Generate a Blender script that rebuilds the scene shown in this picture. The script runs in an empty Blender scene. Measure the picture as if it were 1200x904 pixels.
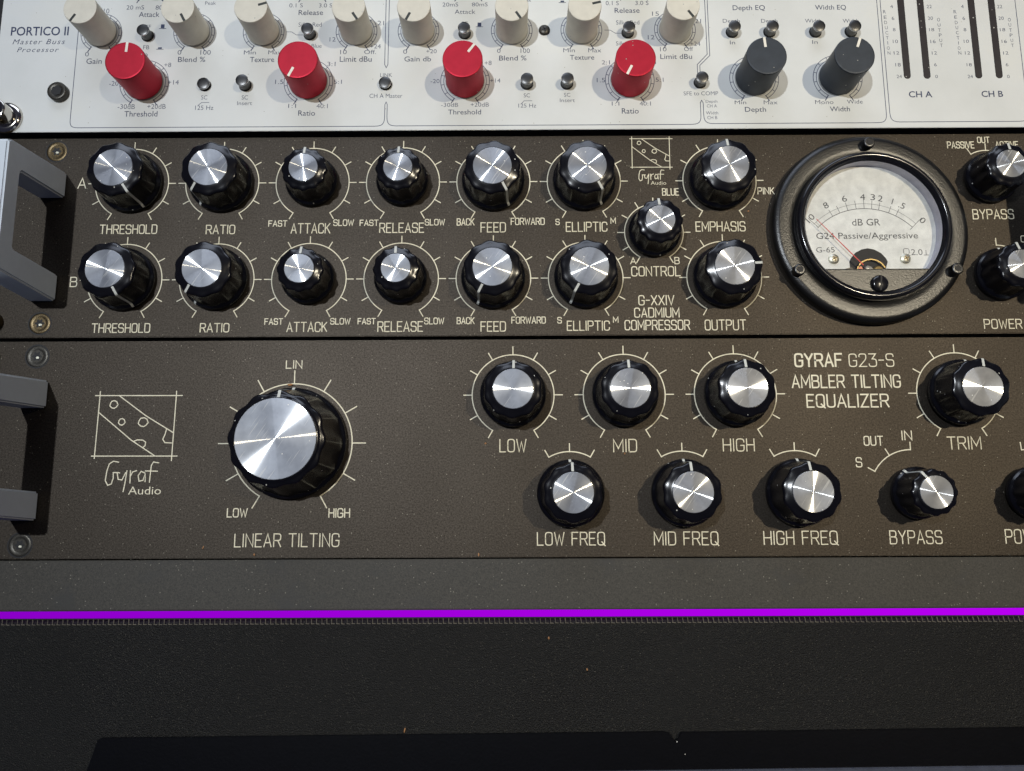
import bpy, bmesh, math, random
from mathutils import Vector, Matrix
random.seed(7)
MM = 0.001
C = bpy.context.scene.collection
S = bpy.context.scene
PI = math.pi

# ------------------------------------------------------------------ camera
cam_d = bpy.data.cameras.new("camera")
cam = bpy.data.objects.new("camera", cam_d)
C.objects.link(cam)
cam_d.sensor_width = 36.0
cam_d.sensor_fit = 'HORIZONTAL'
cam_d.lens = 36.0 * 900.64 / 1200.0
cam_d.clip_start = 0.01
cam_d.clip_end = 50
cam.matrix_world = (Matrix.Translation((0.6 * MM, -69.16 * MM, 308.2 * MM))
                    @ Matrix.Rotation(0.15753, 4, 'X') @ Matrix.Rotation(0.002345, 4, 'Y')
                    @ Matrix.Rotation(-0.004458, 4, 'Z'))
S.camera = cam

# ------------------------------------------------------------------ room light
S.world = bpy.data.worlds.new("World")
S.world.use_nodes = True
bg = S.world.node_tree.nodes["Background"]
bg.inputs[0].default_value = (0.50, 0.55, 1.0, 1)
bg.inputs[1].default_value = 0.045

def lamp(name, kind, loc, power, color, size, target=(0, 0, 0), cone=60):
    d = bpy.data.lights.new(name, kind)
    d.energy = power
    d.color = color
    if kind == 'SPOT':
        d.shadow_soft_size = size
        d.spot_size = math.radians(cone)
        d.spot_blend = 1.0
    else:
        d.shape = 'RECTANGLE'
        d.size, d.size_y = size
    o = bpy.data.objects.new(name, d)
    C.objects.link(o)
    o.location = loc
    v = Vector(target) - Vector(loc)
    o.rotation_euler = v.to_track_quat('-Z', 'Y').to_euler()
    return o
lamp("ceiling_spot", 'SPOT', (-0.345, 0.21, 1.25), 40.0, (0.90, 0.95, 1.0), 0.011, (-0.11, 0.03, 0), 50)
lamp("ceiling_spot", 'SPOT', (0.65, 0.21, 1.25), 38.0, (1.0, 0.88, 0.66), 0.012, (0.21, 0.03, 0), 38)
lamp("room_glow", 'AREA', (-0.15, 2.0, 1.1), 18.0, (0.76, 0.84, 1.0), (1.8, 0.8))

S.view_settings.view_transform = 'Standard'
S.view_settings.look = 'None'
S.view_settings.exposure = 0.0
S.view_settings.gamma = 1.0

# ------------------------------------------------------------------ node helpers
def new_mat(name):
    m = bpy.data.materials.new(name)
    m.use_nodes = True
    nt = m.node_tree
    return m, nt, nt.nodes["Principled BSDF"]
def N(nt, t, **kw):
    n = nt.nodes.new(t)
    for k, v in kw.items():
        if k.startswith('i_'):
            n.inputs[k[2:].replace('_', ' ')].default_value = v
        else:
            setattr(n, k, v)
    return n
def coords(nt, scale=(1, 1, 1), obj=True):
    tc = N(nt, 'ShaderNodeNewGeometry') if not obj else N(nt, 'ShaderNodeTexCoord')
    mp = N(nt, 'ShaderNodeMapping')
    mp.inputs['Scale'].default_value = scale
    nt.links.new(tc.outputs['Position' if not obj else 'Object'], mp.inputs['Vector'])
    return mp.outputs['Vector']
def noise(nt, vec, scale, detail=3, rough=0.55):
    n = N(nt, 'ShaderNodeTexNoise')
    n.inputs['Scale'].default_value = scale
    n.inputs['Detail'].default_value = detail
    n.inputs['Roughness'].default_value = rough
    nt.links.new(vec, n.inputs['Vector'])
    return n.outputs['Fac']
def ramp(nt, fac, pts):
    r = N(nt, 'ShaderNodeValToRGB')
    e = r.color_ramp.elements
    while len(e) < len(pts):
        e.new(0.5)
    for k, (p, c) in enumerate(pts):
        e[k].position = p
        e[k].color = c if len(c) == 4 else (*c, 1)
    nt.links.new(fac, r.inputs['Fac'])
    return r.outputs['Color']
def bump(nt, p, height, strength, dist):
    b = N(nt, 'ShaderNodeBump')
    b.inputs['Strength'].default_value = strength
    b.inputs['Distance'].default_value = dist
    nt.links.new(height, b.inputs['Height'])
    nt.links.new(b.outputs['Normal'], p.inputs['Normal'])
    return b
def mixc(nt, fac, a, b):
    m = N(nt, 'ShaderNodeMix', data_type='RGBA')
    if isinstance(fac, (int, float)): m.inputs[0].default_value = fac
    else: nt.links.new(fac, m.inputs[0])
    for s, v in ((6, a), (7, b)):
        if isinstance(v, tuple): m.inputs[s].default_value = v if len(v) == 4 else (*v, 1)
        else: nt.links.new(v, m.inputs[s])
    return m.outputs[2]
def specks(nt, vec, scale, radius, keep):
    """small round dust grains: 0/1 mask"""
    v = N(nt, 'ShaderNodeTexVoronoi')
    v.inputs['Scale'].default_value = scale
    nt.links.new(vec, v.inputs['Vector'])
    lt = N(nt, 'ShaderNodeMath', operation='LESS_THAN')
    lt.inputs[1].default_value = radius
    nt.links.new(v.outputs['Distance'], lt.inputs[0])
    sp = N(nt, 'ShaderNodeSeparateColor')
    nt.links.new(v.outputs['Color'], sp.inputs[0])
    k = N(nt, 'ShaderNodeMath', operation='LESS_THAN')
    k.inputs[1].default_value = keep
    nt.links.new(sp.outputs[0], k.inputs[0])
    mu = N(nt, 'ShaderNodeMath', operation='MULTIPLY')
    nt.links.new(lt.outputs[0], mu.inputs[0])
    nt.links.new(k.outputs[0], mu.inputs[1])
    return mu.outputs[0]
def plain(name, col, rough=0.5, metal=0.0, spec=0.5, coat=0.0, grain=0.0, dust=0.0, gscale=900, var=0.14):
    m, nt, p = new_mat(name)
    p.inputs['Roughness'].default_value = rough
    p.inputs['Metallic'].default_value = metal
    p.inputs['Specular IOR Level'].default_value = spec
    if coat: p.inputs['Coat Weight'].default_value = coat; p.inputs['Coat Roughness'].default_value = 0.08
    v = coords(nt, obj=False)
    n = noise(nt, v, 260, 4)
    c = ramp(nt, n, [(0.3, tuple(x * (1 - var) for x in col)), (0.7, tuple(min(1, x * (1 + var * 0.7)) for x in col))])
    if dust:
        d = specks(nt, v, 700, 0.2, dust)
        c = mixc(nt, d, c, (0.45, 0.44, 0.40))
        r = N(nt, 'ShaderNodeMath', operation='MULTIPLY_ADD')
        r.inputs[1].default_value = 0.5; r.inputs[2].default_value = rough
        nt.links.new(d, r.inputs[0]); nt.links.new(r.outputs[0], p.inputs['Roughness'])
    nt.links.new(c, p.inputs['Base Color'])
    if grain: bump(nt, p, noise(nt, v, gscale, 3), grain, 0.0001)
    return m

# ------------------------------------------------------------------ materials
def panel_black():
    m, nt, p = new_mat("black_anodised")
    v = coords(nt, obj=False)
    vs = coords(nt, (0.22, 1, 1), obj=False)
    brush = noise(nt, vs, 3200, 3, 0.7)
    blot = noise(nt, v, 18, 4)
    base = ramp(nt, brush, [(0.3, (0.0022, 0.0020, 0.0017)), (0.72, (0.0075, 0.0067, 0.0052))])
    d = specks(nt, v, 420, 0.10, 0.05)
    d2 = specks(nt, v, 1100, 0.22, 0.05)
    mx = N(nt, 'ShaderNodeMath', operation='MAXIMUM')
    nt.links.new(d, mx.inputs[0]); nt.links.new(d2, mx.inputs[1])
    c = mixc(nt, mx.outputs[0], base, (0.16, 0.15, 0.12))
    nt.links.new(c, p.inputs['Base Color'])
    r = N(nt, 'ShaderNodeMapRange')
    r.inputs['From Min'].default_value = 0.3; r.inputs['From Max'].default_value = 0.7
    r.inputs['To Min'].default_value = 0.50; r.inputs['To Max'].default_value = 0.56
    nt.links.new(blot, r.inputs['Value']); nt.links.new(r.outputs[0], p.inputs['Roughness'])
    p.inputs['Specular IOR Level'].default_value = 0.66
    p.inputs['Specular Tint'].default_value = (1.0, 0.85, 0.70, 1)
    gr = noise(nt, v, 1500, 3, 0.8)
    ms = N(nt, 'ShaderNodeMapRange')
    ms.inputs['From Min'].default_value = 0.34; ms.inputs['From Max'].default_value = 0.66
    ms.inputs['To Min'].default_value = 0.34; ms.inputs['To Max'].default_value = 0.86
    nt.links.new(gr, ms.inputs['Value']); nt.links.new(ms.outputs[0], p.inputs['Specular IOR Level'])
    sm = N(nt, 'ShaderNodeMath', operation='ADD')
    nt.links.new(gr, sm.inputs[0]); nt.links.new(brush, sm.inputs[1])
    bump(nt, p, sm.outputs[0], 0.35, 0.0001)
    return m
def white_paint():
    m, nt, p = new_mat("white_enamel")
    v = coords(nt, obj=False)
    n = noise(nt, v, 22, 5, 0.6)
    c = ramp(nt, n, [(0.3, (0.60, 0.61, 0.585)), (0.55, (0.66, 0.67, 0.65)), (0.75, (0.68, 0.68, 0.63))])
    d = specks(nt, v, 520, 0.10, 0.05)
    c = mixc(nt, d, c, (0.36, 0.34, 0.28))
    nt.links.new(c, p.inputs['Base Color'])
    p.inputs['Roughness'].default_value = 0.55
    p.inputs['Specular IOR Level'].default_value = 0.35
    bump(nt, p, noise(nt, v, 1500, 3), 0.25, 0.00008)
    return m
def spun_aluminium():
    m, nt, p = new_mat("spun_aluminium")
    v = coords(nt, obj=False)
    n = noise(nt, v, 350, 4)
    c = ramp(nt, n, [(0.35, (0.29, 0.305, 0.335)), (0.7, (0.33, 0.345, 0.375))])
    nt.nodes.remove(p)
    out = nt.nodes["Material Output"]
    t = N(nt, 'ShaderNodeTangent', direction_type='RADIAL', axis='Z')
    def gl(rough, an, col):
        g = N(nt, 'ShaderNodeBsdfAnisotropic')
        g.inputs['Roughness'].default_value = rough
        g.inputs['Anisotropy'].default_value = an
        nt.links.new(t.outputs[0], g.inputs['Tangent'])
        if col is c: nt.links.new(c, g.inputs['Color'])
        else: g.inputs['Color'].default_value = col
        return g
    g1 = gl(0.225, 0.87, (0.90, 0.90, 0.88, 1))      # lathe grooves: thin rays
    g2 = gl(0.55, 0.35, c)                            # overall satin
    m1 = N(nt, 'ShaderNodeMixShader'); m1.inputs[0].default_value = 0.66
    sm = N(nt, 'ShaderNodeMapRange')
    sm.inputs['From Min'].default_value = 0.3; sm.inputs['From Max'].default_value = 0.7
    sm.inputs['To Min'].default_value = 0.50; sm.inputs['To Max'].default_value = 0.80
    nt.links.new(noise(nt, v, 95, 3, 0.6), sm.inputs['Value']); nt.links.new(sm.outputs[0], m1.inputs[0])
    nt.links.new(g1.outputs[0], m1.inputs[1]); nt.links.new(g2.outputs[0], m1.inputs[2])
    # faint random scratches
    vs1 = coords(nt, (1, 0.03, 1), obj=False)
    w = N(nt, 'ShaderNodeMapping'); w.inputs['Rotation'].default_value = (0, 0, 0.6)
    nt.links.new(v, w.inputs['Vector'])
    w2 = N(nt, 'ShaderNodeMapping'); w2.inputs['Scale'].default_value = (1, 0.05, 1)
    nt.links.new(w.outputs[0], w2.inputs['Vector'])
    sc_ = ramp(nt, noise(nt, w2.outputs[0], 1500, 2, 0.5), [(0.30, (1, 1, 1)), (0.36, (0, 0, 0))])
    d = specks(nt, v, 700, 0.15, 0.09)
    df = N(nt, 'ShaderNodeBsdfDiffuse'); df.inputs['Color'].default_value = (0.75, 0.74, 0.68, 1)
    m2 = N(nt, 'ShaderNodeMixShader')
    mm = N(nt, 'ShaderNodeMath', operation='MULTIPLY_ADD'); mm.inputs[1].default_value = 0.28
    nt.links.new(sc_, mm.inputs[0]); nt.links.new(d, mm.inputs[2])
    nt.links.new(mm.outputs[0], m2.inputs[0]); nt.links.new(m1.outputs[0], m2.inputs[1]); nt.links.new(df.outputs[0], m2.inputs[2])
    nt.links.new(m2.outputs[0], out.inputs[0])
    return m
def ledge_mat():
    m, nt, p = new_mat("grey_coated_board")
    v = coords(nt, obj=False)
    n = noise(nt, v, 1700, 4, 0.8)
    b = noise(nt, v, 30, 5, 0.65)
    c = ramp(nt, n, [(0.32, (0.013, 0.012, 0.0095)), (0.72, (0.062, 0.056, 0.045))])
    st = ramp(nt, b, [(0.56, (0, 0, 0)), (0.66, (0.8, 0.8, 0.8))])
    c = mixc(nt, st, c, (0.028, 0.027, 0.025))
    d = specks(nt, v, 900, 0.20, 0.10)
    c = mixc(nt, d, c, (0.17, 0.16, 0.13))
    nt.links.new(c, p.inputs['Base Color'])
    p.inputs['Roughness'].default_value = 0.62
    bump(nt, p, n, 0.5, 0.0001)
    return m
def fabric_mat():
    m, nt, p = new_mat("black_grained_cloth")
    v = coords(nt, obj=False)
    vo = N(nt, 'ShaderNodeTexVoronoi')
    vo.inputs['Scale'].default_value = 1900
    nt.links.new(v, vo.inputs['Vector'])
    n = noise(nt, v, 1500, 4, 0.85)
    b = noise(nt, v, 14, 4)
    c = ramp(nt, n, [(0.36, (0.0015, 0.0015, 0.0014)), (0.57, (0.0055, 0.0052, 0.0044)), (0.74, (0.060, 0.055, 0.043))])
    c = mixc(nt, ramp(nt, b, [(0.35, (0.35, 0.35, 0.35)), (0.7, (0, 0, 0))]), c, (0.008, 0.008, 0.0075))
    d = specks(nt, v, 1500, 0.26, 0.16)
    c = mixc(nt, d, c, (0.050, 0.046, 0.036))
    nt.links.new(c, p.inputs['Base Color'])
    p.inputs['Roughness'].default_value = 0.62
    p.inputs['Specular IOR Level'].default_value = 0.32
    ad = N(nt, 'ShaderNodeMath', operation='MULTIPLY_ADD')
    ad.inputs[1].default_value = -0.8
    nt.links.new(vo.outputs['Distance'], ad.inputs[0]); nt.links.new(n, ad.inputs[2])
    bump(nt, p, ad.outputs[0], 1.0, 0.00032)
    return m
def led_mat():
    m, nt, p = new_mat("violet_diffuser")
    v = coords(nt, obj=False)
    n = noise(nt, v, 14, 2)
    sx = N(nt, 'ShaderNodeSeparateXYZ'); nt.links.new(v, sx.inputs[0])
    mr = N(nt, 'ShaderNodeMapRange')
    mr.inputs['From Min'].default_value = -0.2; mr.inputs['From Max'].default_value = 0.2
    nt.links.new(sx.outputs[0], mr.inputs['Value'])
    c = mixc(nt, mr.outputs[0], (0.24, 0.0, 0.55), (0.46, 0.0, 0.86))
    p.inputs['Base Color'].default_value = (0.02, 0.0, 0.03, 1)
    p.inputs['Roughness'].default_value = 0.5
    nt.links.new(c, p.inputs['Emission Color'])
    p.inputs['Emission Strength'].default_value = 1.0
    p.inputs['Specular IOR Level'].default_value = 0.0
    return m
def glass_mat():
    m = bpy.data.materials.new("meter_glass"); m.use_nodes = True
    nt = m.node_tree
    nt.nodes.clear()
    out = N(nt, 'ShaderNodeOutputMaterial')
    tr = N(nt, 'ShaderNodeBsdfTransparent'); tr.inputs[0].default_value = (1, 1, 1, 1)
    gl = N(nt, 'ShaderNodeBsdfGlossy'); gl.inputs['Roughness'].default_value = 0.03
    fr = N(nt, 'ShaderNodeFresnel'); fr.inputs[0].default_value = 1.5
    mx = N(nt, 'ShaderNodeMixShader')
    ge = N(nt, 'ShaderNodeNewGeometry')
    sb = N(nt, 'ShaderNodeMath', operation='SUBTRACT'); sb.inputs[0].default_value = 1.0
    nt.links.new(ge.outputs['Backfacing'], sb.inputs[1])
    mu = N(nt, 'ShaderNodeMath', operation='MULTIPLY')
    nt.links.new(sb.outputs[0], mu.inputs[0]); nt.links.new(fr.outputs[0], mu.inputs[1])
    nt.links.new(mu.outputs[0], mx.inputs[0]); nt.links.new(tr.outputs[0], mx.inputs[1])
    nt.links.new(gl.outputs[0], mx.inputs[2]); nt.links.new(mx.outputs[0], out.inputs[0])
    return m

M = dict(
    panel=panel_black(), white=white_paint(), alu=spun_aluminium(), ledge=ledge_mat(), fabric=fabric_mat(),
    led=led_mat(), glass=glass_mat(), wall=plain('pale_meter_wall', (0.42, 0.42, 0.50), 0.4),
    edge=plain("panel_edge", (0.030, 0.032, 0.040), 0.45, grain=0.3),
    white_edge=plain("bare_panel_edge", (0.010, 0.010, 0.018), 0.4),
    print=plain("cream_engraving", (0.76, 0.71, 0.54), 0.6, spec=0.3),
    ink=plain("slate_blue_ink", (0.030, 0.042, 0.095), 0.6),
    thin_ink=plain("thin_slate_ink", (0.055, 0.068, 0.12), 0.6),
    bake=plain("black_bakelite", (0.004, 0.004, 0.006), 0.22, spec=0.5, dust=0.03),
    pointer=plain("white_pointer_paint", (0.55, 0.56, 0.52), 0.45),
    red=plain("red_anodised", (0.42, 0.019, 0.038), 0.50, metal=0.7, var=0.07, spec=0.3, dust=0.03, grain=0.2),
    cream=plain("cream_lacquer", (0.64, 0.605, 0.51), 0.55, var=0.06, dust=0.02, grain=0.15),
    slate=plain("slate_lacquer", (0.034, 0.042, 0.054), 0.5, metal=0.35, dust=0.04, grain=0.15),
    mark_white=plain("ivory_marker", (0.80, 0.76, 0.66), 0.5),
    mark_dark=plain("dark_marker", (0.02, 0.024, 0.02), 0.5),
    skirt=plain("grey_collar", (0.30, 0.31, 0.31), 0.45, metal=0.3),
    button=plain("smoked_steel", (0.10, 0.10, 0.10), 0.36, metal=1.0),
    bright=plain("bright_steel", (0.72, 0.72, 0.72), 0.18, metal=1.0),
    chrome=plain("old_nickel", (0.62, 0.59, 0.53), 0.14, metal=1.0),
    brass=plain("bronzed_screw", (0.13, 0.098, 0.055), 0.42, metal=1.0, grain=0.5, gscale=1800),
    black_steel=plain("blackened_screw", (0.06, 0.056, 0.048), 0.40, metal=0.7, grain=0.4, gscale=1800),
    hole=plain("dark_hole", (0.004, 0.004, 0.005), 0.6),
    handle=plain("grey_powder_handle", (0.60, 0.65, 0.70), 0.45, var=0.03, grain=0.04, gscale=2500),
    crinkle=plain("black_crinkle_bezel", (0.005, 0.0048, 0.0046), 0.33, spec=0.6, grain=0.8, gscale=1500),
    gloss=plain("black_gloss_rim", (0.008, 0.008, 0.010), 0.17, spec=0.6),
    paper=plain("dial_paper", (0.725, 0.725, 0.68), 0.75, spec=0.2),
    dial_ink=plain("dial_ink", (0.09, 0.09, 0.09), 0.7),
    satin=plain('satin_nickel', (0.70, 0.68, 0.56), 0.42, metal=1.0, grain=0.5, gscale=1500),
    needle=plain("red_needle", (0.62, 0.06, 0.05), 0.5),
    gold=plain("polished_brass", (0.28, 0.21, 0.10), 0.4, metal=1.0),
    coil=plain("copper_coil", (0.42, 0.17, 0.11), 0.45, metal=0.5),
    slot=plain("smoked_slot_lens", (0.028, 0.024, 0.026), 0.35, dust=0.06),
    plate=plain("matt_black_plate", (0.0015, 0.0017, 0.0030), 0.42, spec=0.12, dust=0.003, grain=0.4),
    rail=plain("blue_grey_rail", (0.075, 0.085, 0.12), 0.4, metal=0.4),
    thread=plain("dusty_thread", (0.12, 0.105, 0.075), 0.7),
    crumb=plain("brown_crumb", (0.34, 0.17, 0.07), 0.7),
    dust=plain("pale_dust", (0.36, 0.34, 0.28), 0.8),
    tape=plain("dark_gap", (0.004, 0.004, 0.005), 0.7),
)

# ------------------------------------------------------------------ object helpers (all sizes in millimetres)
def mesh_of(name, bm, mat, smooth=False, angle=None):
    me = bpy.data.meshes.new(name)
    bm.normal_update()
    bm.to_mesh(me); bm.free()
    me.materials.append(mat)
    if smooth:
        for p in me.polygons: p.use_smooth = True
        if angle is not None:
            try: me.set_sharp_from_angle(angle=math.radians(angle))
            except Exception: pass
    return me
def put(name, me, parent=None, loc=(0, 0, 0), rz=0.0, label=None, kind=None):
    """link a mesh; loc is absolute in mm"""
    o = bpy.data.objects.new(name, me)
    C.objects.link(o)
    p = Vector(loc) * MM
    if parent is not None:
        o.parent = parent
        o.location = p - parent_world(parent)
        o['_w'] = list(p)
    else:
        o.location = p
        o['_w'] = list(p)
    o.rotation_euler = (0, 0, rz)
    if label: o['label'] = label
    if kind: o['kind'] = kind
    return o
def parent_world(o):
    return Vector(o['_w'])
def child(name, me, parent, loc=(0, 0, 0), rz=0.0, label=None):
    """link a mesh in its parent's own frame; loc in mm"""
    o = bpy.data.objects.new(name, me)
    C.objects.link(o)
    o.parent = parent
    o.location = Vector(loc) * MM
    o.rotation_euler = (0, 0, rz)
    if label: o['label'] = label
    return o
def thing(name, label, cat, loc, group=None):
    o = bpy.data.objects.new(name, None)
    C.objects.link(o)
    o.empty_display_size = 0.01
    o.location = Vector(loc) * MM
    o['_w'] = list(o.location)
    o['label'] = label; o['category'] = cat
    if group: o['group'] = group
    return o
def box_bm(x0, x1, y0, y1, z0, z1, bev=0.0, seg=2):
    bm = bmesh.new()
    v = [bm.verts.new((x * MM, y * MM, z * MM)) for z in (z0, z1) for x, y in ((x0, y0), (x1, y0), (x1, y1), (x0, y1))]
    for f in ((0, 3, 2, 1), (4, 5, 6, 7), (0, 1, 5, 4), (1, 2, 6, 5), (2, 3, 7, 6), (3, 0, 4, 7)):
        bm.faces.new([v[i] for i in f])
    if bev:
        bmesh.ops.bevel(bm, geom=list(bm.edges), offset=bev * MM, segments=seg, affect='EDGES')
    return bm
def prism_bm(pts, z0, z1, bev=0.0):
    bm = bmesh.new()
    lo = [bm.verts.new((x * MM, y * MM, z0 * MM)) for x, y in pts]
    hi = [bm.verts.new((x * MM, y * MM, z1 * MM)) for x, y in pts]
    n = len(pts)
    bm.faces.new(hi); bm.faces.new(lo[::-1])
    for i in range(n):
        bm.faces.new((lo[i], lo[(i + 1) % n], hi[(i + 1) % n], hi[i]))
    bmesh.ops.recalc_face_normals(bm, faces=list(bm.faces))
    if bev:
        ed = [e for e in bm.edges if all(v in hi for v in e.verts)]
        bmesh.ops.bevel(bm, geom=ed, offset=bev * MM, segments=2, affect='EDGES')
    return bm
def lathe_bm(profile, n=64, flute=None, cap_top=True, cap_bottom=True, bm=None, cx=0, cy=0):
    """profile: (r, z) in mm from bottom to top; flute(z_index) -> (count, depth)"""
    bm = bm or bmesh.new()
    rings = []
    for k, pz in enumerate(profile):
        r, z = pz[0], pz[1]
        dep = pz[2] if len(pz) > 2 else 0.0
        ring = []
        for i in range(n):
            a = 2 * PI * i / n
            rr = r
            if dep:
                w = 0.5 + 0.5 * math.cos(flute * (a - PI / 2))
                rr = r - dep * (1 - w) ** 1.05
            ring.append(bm.verts.new(((cx + rr * math.cos(a)) * MM, (cy + rr * math.sin(a)) * MM, z * MM)))
        rings.append(ring)
    for a, b in zip(rings, rings[1:]):
        for i in range(n):
            j = (i + 1) % n
            bm.faces.new((a[i], a[j], b[j], b[i]))
    if cap_top: bm.faces.new(rings[-1])
    if cap_bottom: bm.faces.new(rings[0][::-1])
    return bm
def ribbon(bm, pts, w, z, closed=False):
    """flat line of width w along pts (mm)"""
    P = [Vector(p) for p in pts]
    Q = [P[0]]
    for p in P[1:]:
        if (p - Q[-1]).length > 1e-4: Q.append(p)
    P = Q
    n = len(P)
    if n < 2: return
    L, R = [], []
    for i in range(n):
        a = P[i - 1] if (i > 0 or closed) else None
        b = P[(i + 1) % n] if (i < n - 1 or closed) else None
        d1 = (P[i] - a).normalized() if a is not None else None
        d2 = (b - P[i]).normalized() if b is not None else None
        if d1 is None: d1 = d2
        if d2 is None: d2 = d1
        t = d1 + d2
        if t.length < 1e-3: t = d1
        t.normalize()
        nrm = Vector((-t.y, t.x))
        c = max(0.45, nrm.dot(Vector((-d1.y, d1.x))))
        o = nrm * (w / 2 / c)
        e = Vector((0, 0))
        if not closed and i == 0: e = -d2 * w * 0.35
        if not closed and i == n - 1: e = d1 * w * 0.35
        L.append(bm.verts.new(((P[i] + o + e).x * MM, (P[i] + o + e).y * MM, z * MM)))
        R.append(bm.verts.new(((P[i] - o + e).x * MM, (P[i] - o + e).y * MM, z * MM)))
    for i in range(n if closed else n - 1):
        j = (i + 1) % n
        bm.faces.new((R[i], R[j], L[j], L[i]))
def arc_pts(cx, cy, r, a0, a1, n=24):
    """angles in degrees clockwise from straight up"""
    return [(cx + r * math.sin(math.radians(a0 + (a1 - a0) * i / n)), cy + r * math.cos(math.radians(a0 + (a1 - a0) * i / n))) for i in range(n + 1)]
def rounded(pts):
    """polyline with (x, y, r) fillets"""
    out = []
    n = len(pts)
    for i, p in enumerate(pts):
        if len(p) == 3 and 0 < i < n - 1:
            c = Vector(p[:2]); a = Vector(pts[i - 1][:2]); b = Vector(pts[i + 1][:2])
            da = (a - c); db = (b - c)
            r = min(p[2], da.length * 0.5 if len(pts[i - 1]) == 3 else da.length, db.length * 0.5 if len(pts[i + 1]) == 3 else db.length)
            s = c + da.normalized() * r; e = c + db.normalized() * r
            for k in range(7):
                t = k / 6
                q = s * (1 - t) ** 2 + c * 2 * t * (1 - t) + e * t * t
                k_ = 0.16 * 4 * t * (1 - t)          # pull the fillet towards a circle
                q = q + (c - q) * k_
                out.append((q.x, q.y))
        else:
            out.append(p[:2])
    return out

# ------------------------------------------------------------------ lettering
O_ = [(0, 3), (0, 6, 1.6), (3.4, 6, 1.6), (3.4, 0, 1.6), (0, 0, 1.6), (0, 3)]
GLYPH = {
    'A': (3.6, [[(0, 0), (1.8, 6), (3.6, 0)], [(0.6, 1.9), (3.0, 1.9)]]),
    'B': (3.4, [[(0, 0), (0, 6), (3.2, 6, 1.4), (3.2, 3.2, 1.4), (0, 3.2)], [(1.2, 3.2), (3.4, 3.2, 1.5), (3.4, 0, 1.5), (0, 0)]]),
    'C': (3.4, [[(3.4, 4.3), (3.4, 6, 1.6), (0, 6, 1.6), (0, 0, 1.6), (3.4, 0, 1.6), (3.4, 1.7)]]),
    'D': (3.4, [[(0, 0), (0, 6), (3.4, 6, 1.6), (3.4, 0, 1.6), (0, 0)]]),
    'E': (3.0, [[(3.0, 6), (0, 6), (0, 0), (3.0, 0)], [(0, 3.1), (2.5, 3.1)]]),
    'F': (3.0, [[(3.0, 6), (0, 6), (0, 0)], [(0, 3.1), (2.5, 3.1)]]),
    'G': (3.4, [[(3.4, 4.4), (3.4, 6, 1.6), (0, 6, 1.6), (0, 0, 1.6), (3.4, 0, 1.6), (3.4, 2.8), (1.9, 2.8)]]),
    'H': (3.4, [[(0, 0), (0, 6)], [(3.4, 0), (3.4, 6)], [(0, 3.1), (3.4, 3.1)]]),
    'I': (0.2, [[(0.1, 0), (0.1, 6)]]),
    'K': (3.3, [[(0, 0), (0, 6)], [(3.2, 6), (0, 2.4)], [(1.1, 3.5), (3.3, 0)]]),
    'L': (2.9, [[(0, 6), (0, 0), (2.9, 0)]]),
    'M': (4.2, [[(0, 0), (0, 6), (2.1, 1.6), (4.2, 6), (4.2, 0)]]),
    'N': (3.5, [[(0, 0), (0, 6), (3.5, 0), (3.5, 6)]]),
    'O': (3.4, [O_]),
    'P': (3.4, [[(0, 0), (0, 6), (3.4, 6, 1.5), (3.4, 2.8, 1.5), (0, 2.8)]]),
    'Q': (3.5, [O_, [(2.0, 1.5), (3.7, -0.4)]]),
    'R': (3.4, [[(0, 0), (0, 6), (3.4, 6, 1.5), (3.4, 2.9, 1.5), (0, 2.9)], [(2.0, 2.9), (3.5, 0)]]),
    'S': (3.4, [[(3.3, 4.7), (3.3, 6, 1.4), (0, 6, 1.4), (0, 3.1, 1.4), (3.4, 3.1, 1.4), (3.4, 0, 1.4), (0, 0, 1.4), (0, 1.4)]]),
    'T': (3.6, [[(0, 6), (3.6, 6)], [(1.8, 6), (1.8, 0)]]),
    'U': (3.4, [[(0, 6), (0, 0, 1.7), (3.4, 0, 1.7), (3.4, 6)]]),
    'V': (3.6, [[(0, 6), (1.8, 0), (3.6, 6)]]),
    'W': (4.8, [[(0, 6), (1.2, 0), (2.4, 4.8), (3.6, 0), (4.8, 6)]]),
    'X': (3.5, [[(0, 6), (3.5, 0)], [(3.5, 6), (0, 0)]]),
    'Y': (3.5, [[(0, 6), (1.75, 3), (3.5, 6)], [(1.75, 3), (1.75, 0)]]),
    'Z': (3.3, [[(0, 6), (3.3, 6), (0, 0), (3.3, 0)]]),
    '2': (3.3, [[(0, 4.7), (0, 6, 1.4), (3.2, 6, 1.6), (3.2, 3.6, 1.4), (0, 0), (3.4, 0)]]),
    '3': (3.3, [[(0, 6), (3.2, 6), (1.5, 3.6), (3.4, 3.5, 1.4), (3.4, 0, 1.5), (0, 0, 1.4), (0, 1.2)]]),
    '-': (2.2, [[(0, 3), (2.2, 3)]]),
    ' ': (1.6, []),
}
def stroke_text(s, x0, x1, y0, y1, parent, z, w=0.42, bold=1.0):
    gap = 1.25
    tot = sum(GLYPH[c][0] for c in s) + gap * (len(s) - 1)
    if s == 'S' or len(s) == 1: tot = max(tot, GLYPH[s][0])
    sx = (x1 - x0 - w) / max(tot, 0.3); sy = (y1 - y0 - w) / 6.0
    cx, cy = (x0 + x1) / 2, (y0 + y1) / 2
    bm = bmesh.new()
    u = 0.0; k = 0
    for c in s:
        gw, strokes = GLYPH[c]
        for st in strokes:
            pts = [(-(tot * sx) / 2 + (u + a) * sx, -3 * sy + b * sy) for a, b in rounded(st)]
            ribbon(bm, pts, w * bold, (k % 7) * 0.004)
            k += 1
        u += gw + gap
    o = put('lettering', mesh_of('lettering', bm, M['print']), parent, (cx, cy, z))
    return o
_font_cache = {}
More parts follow.
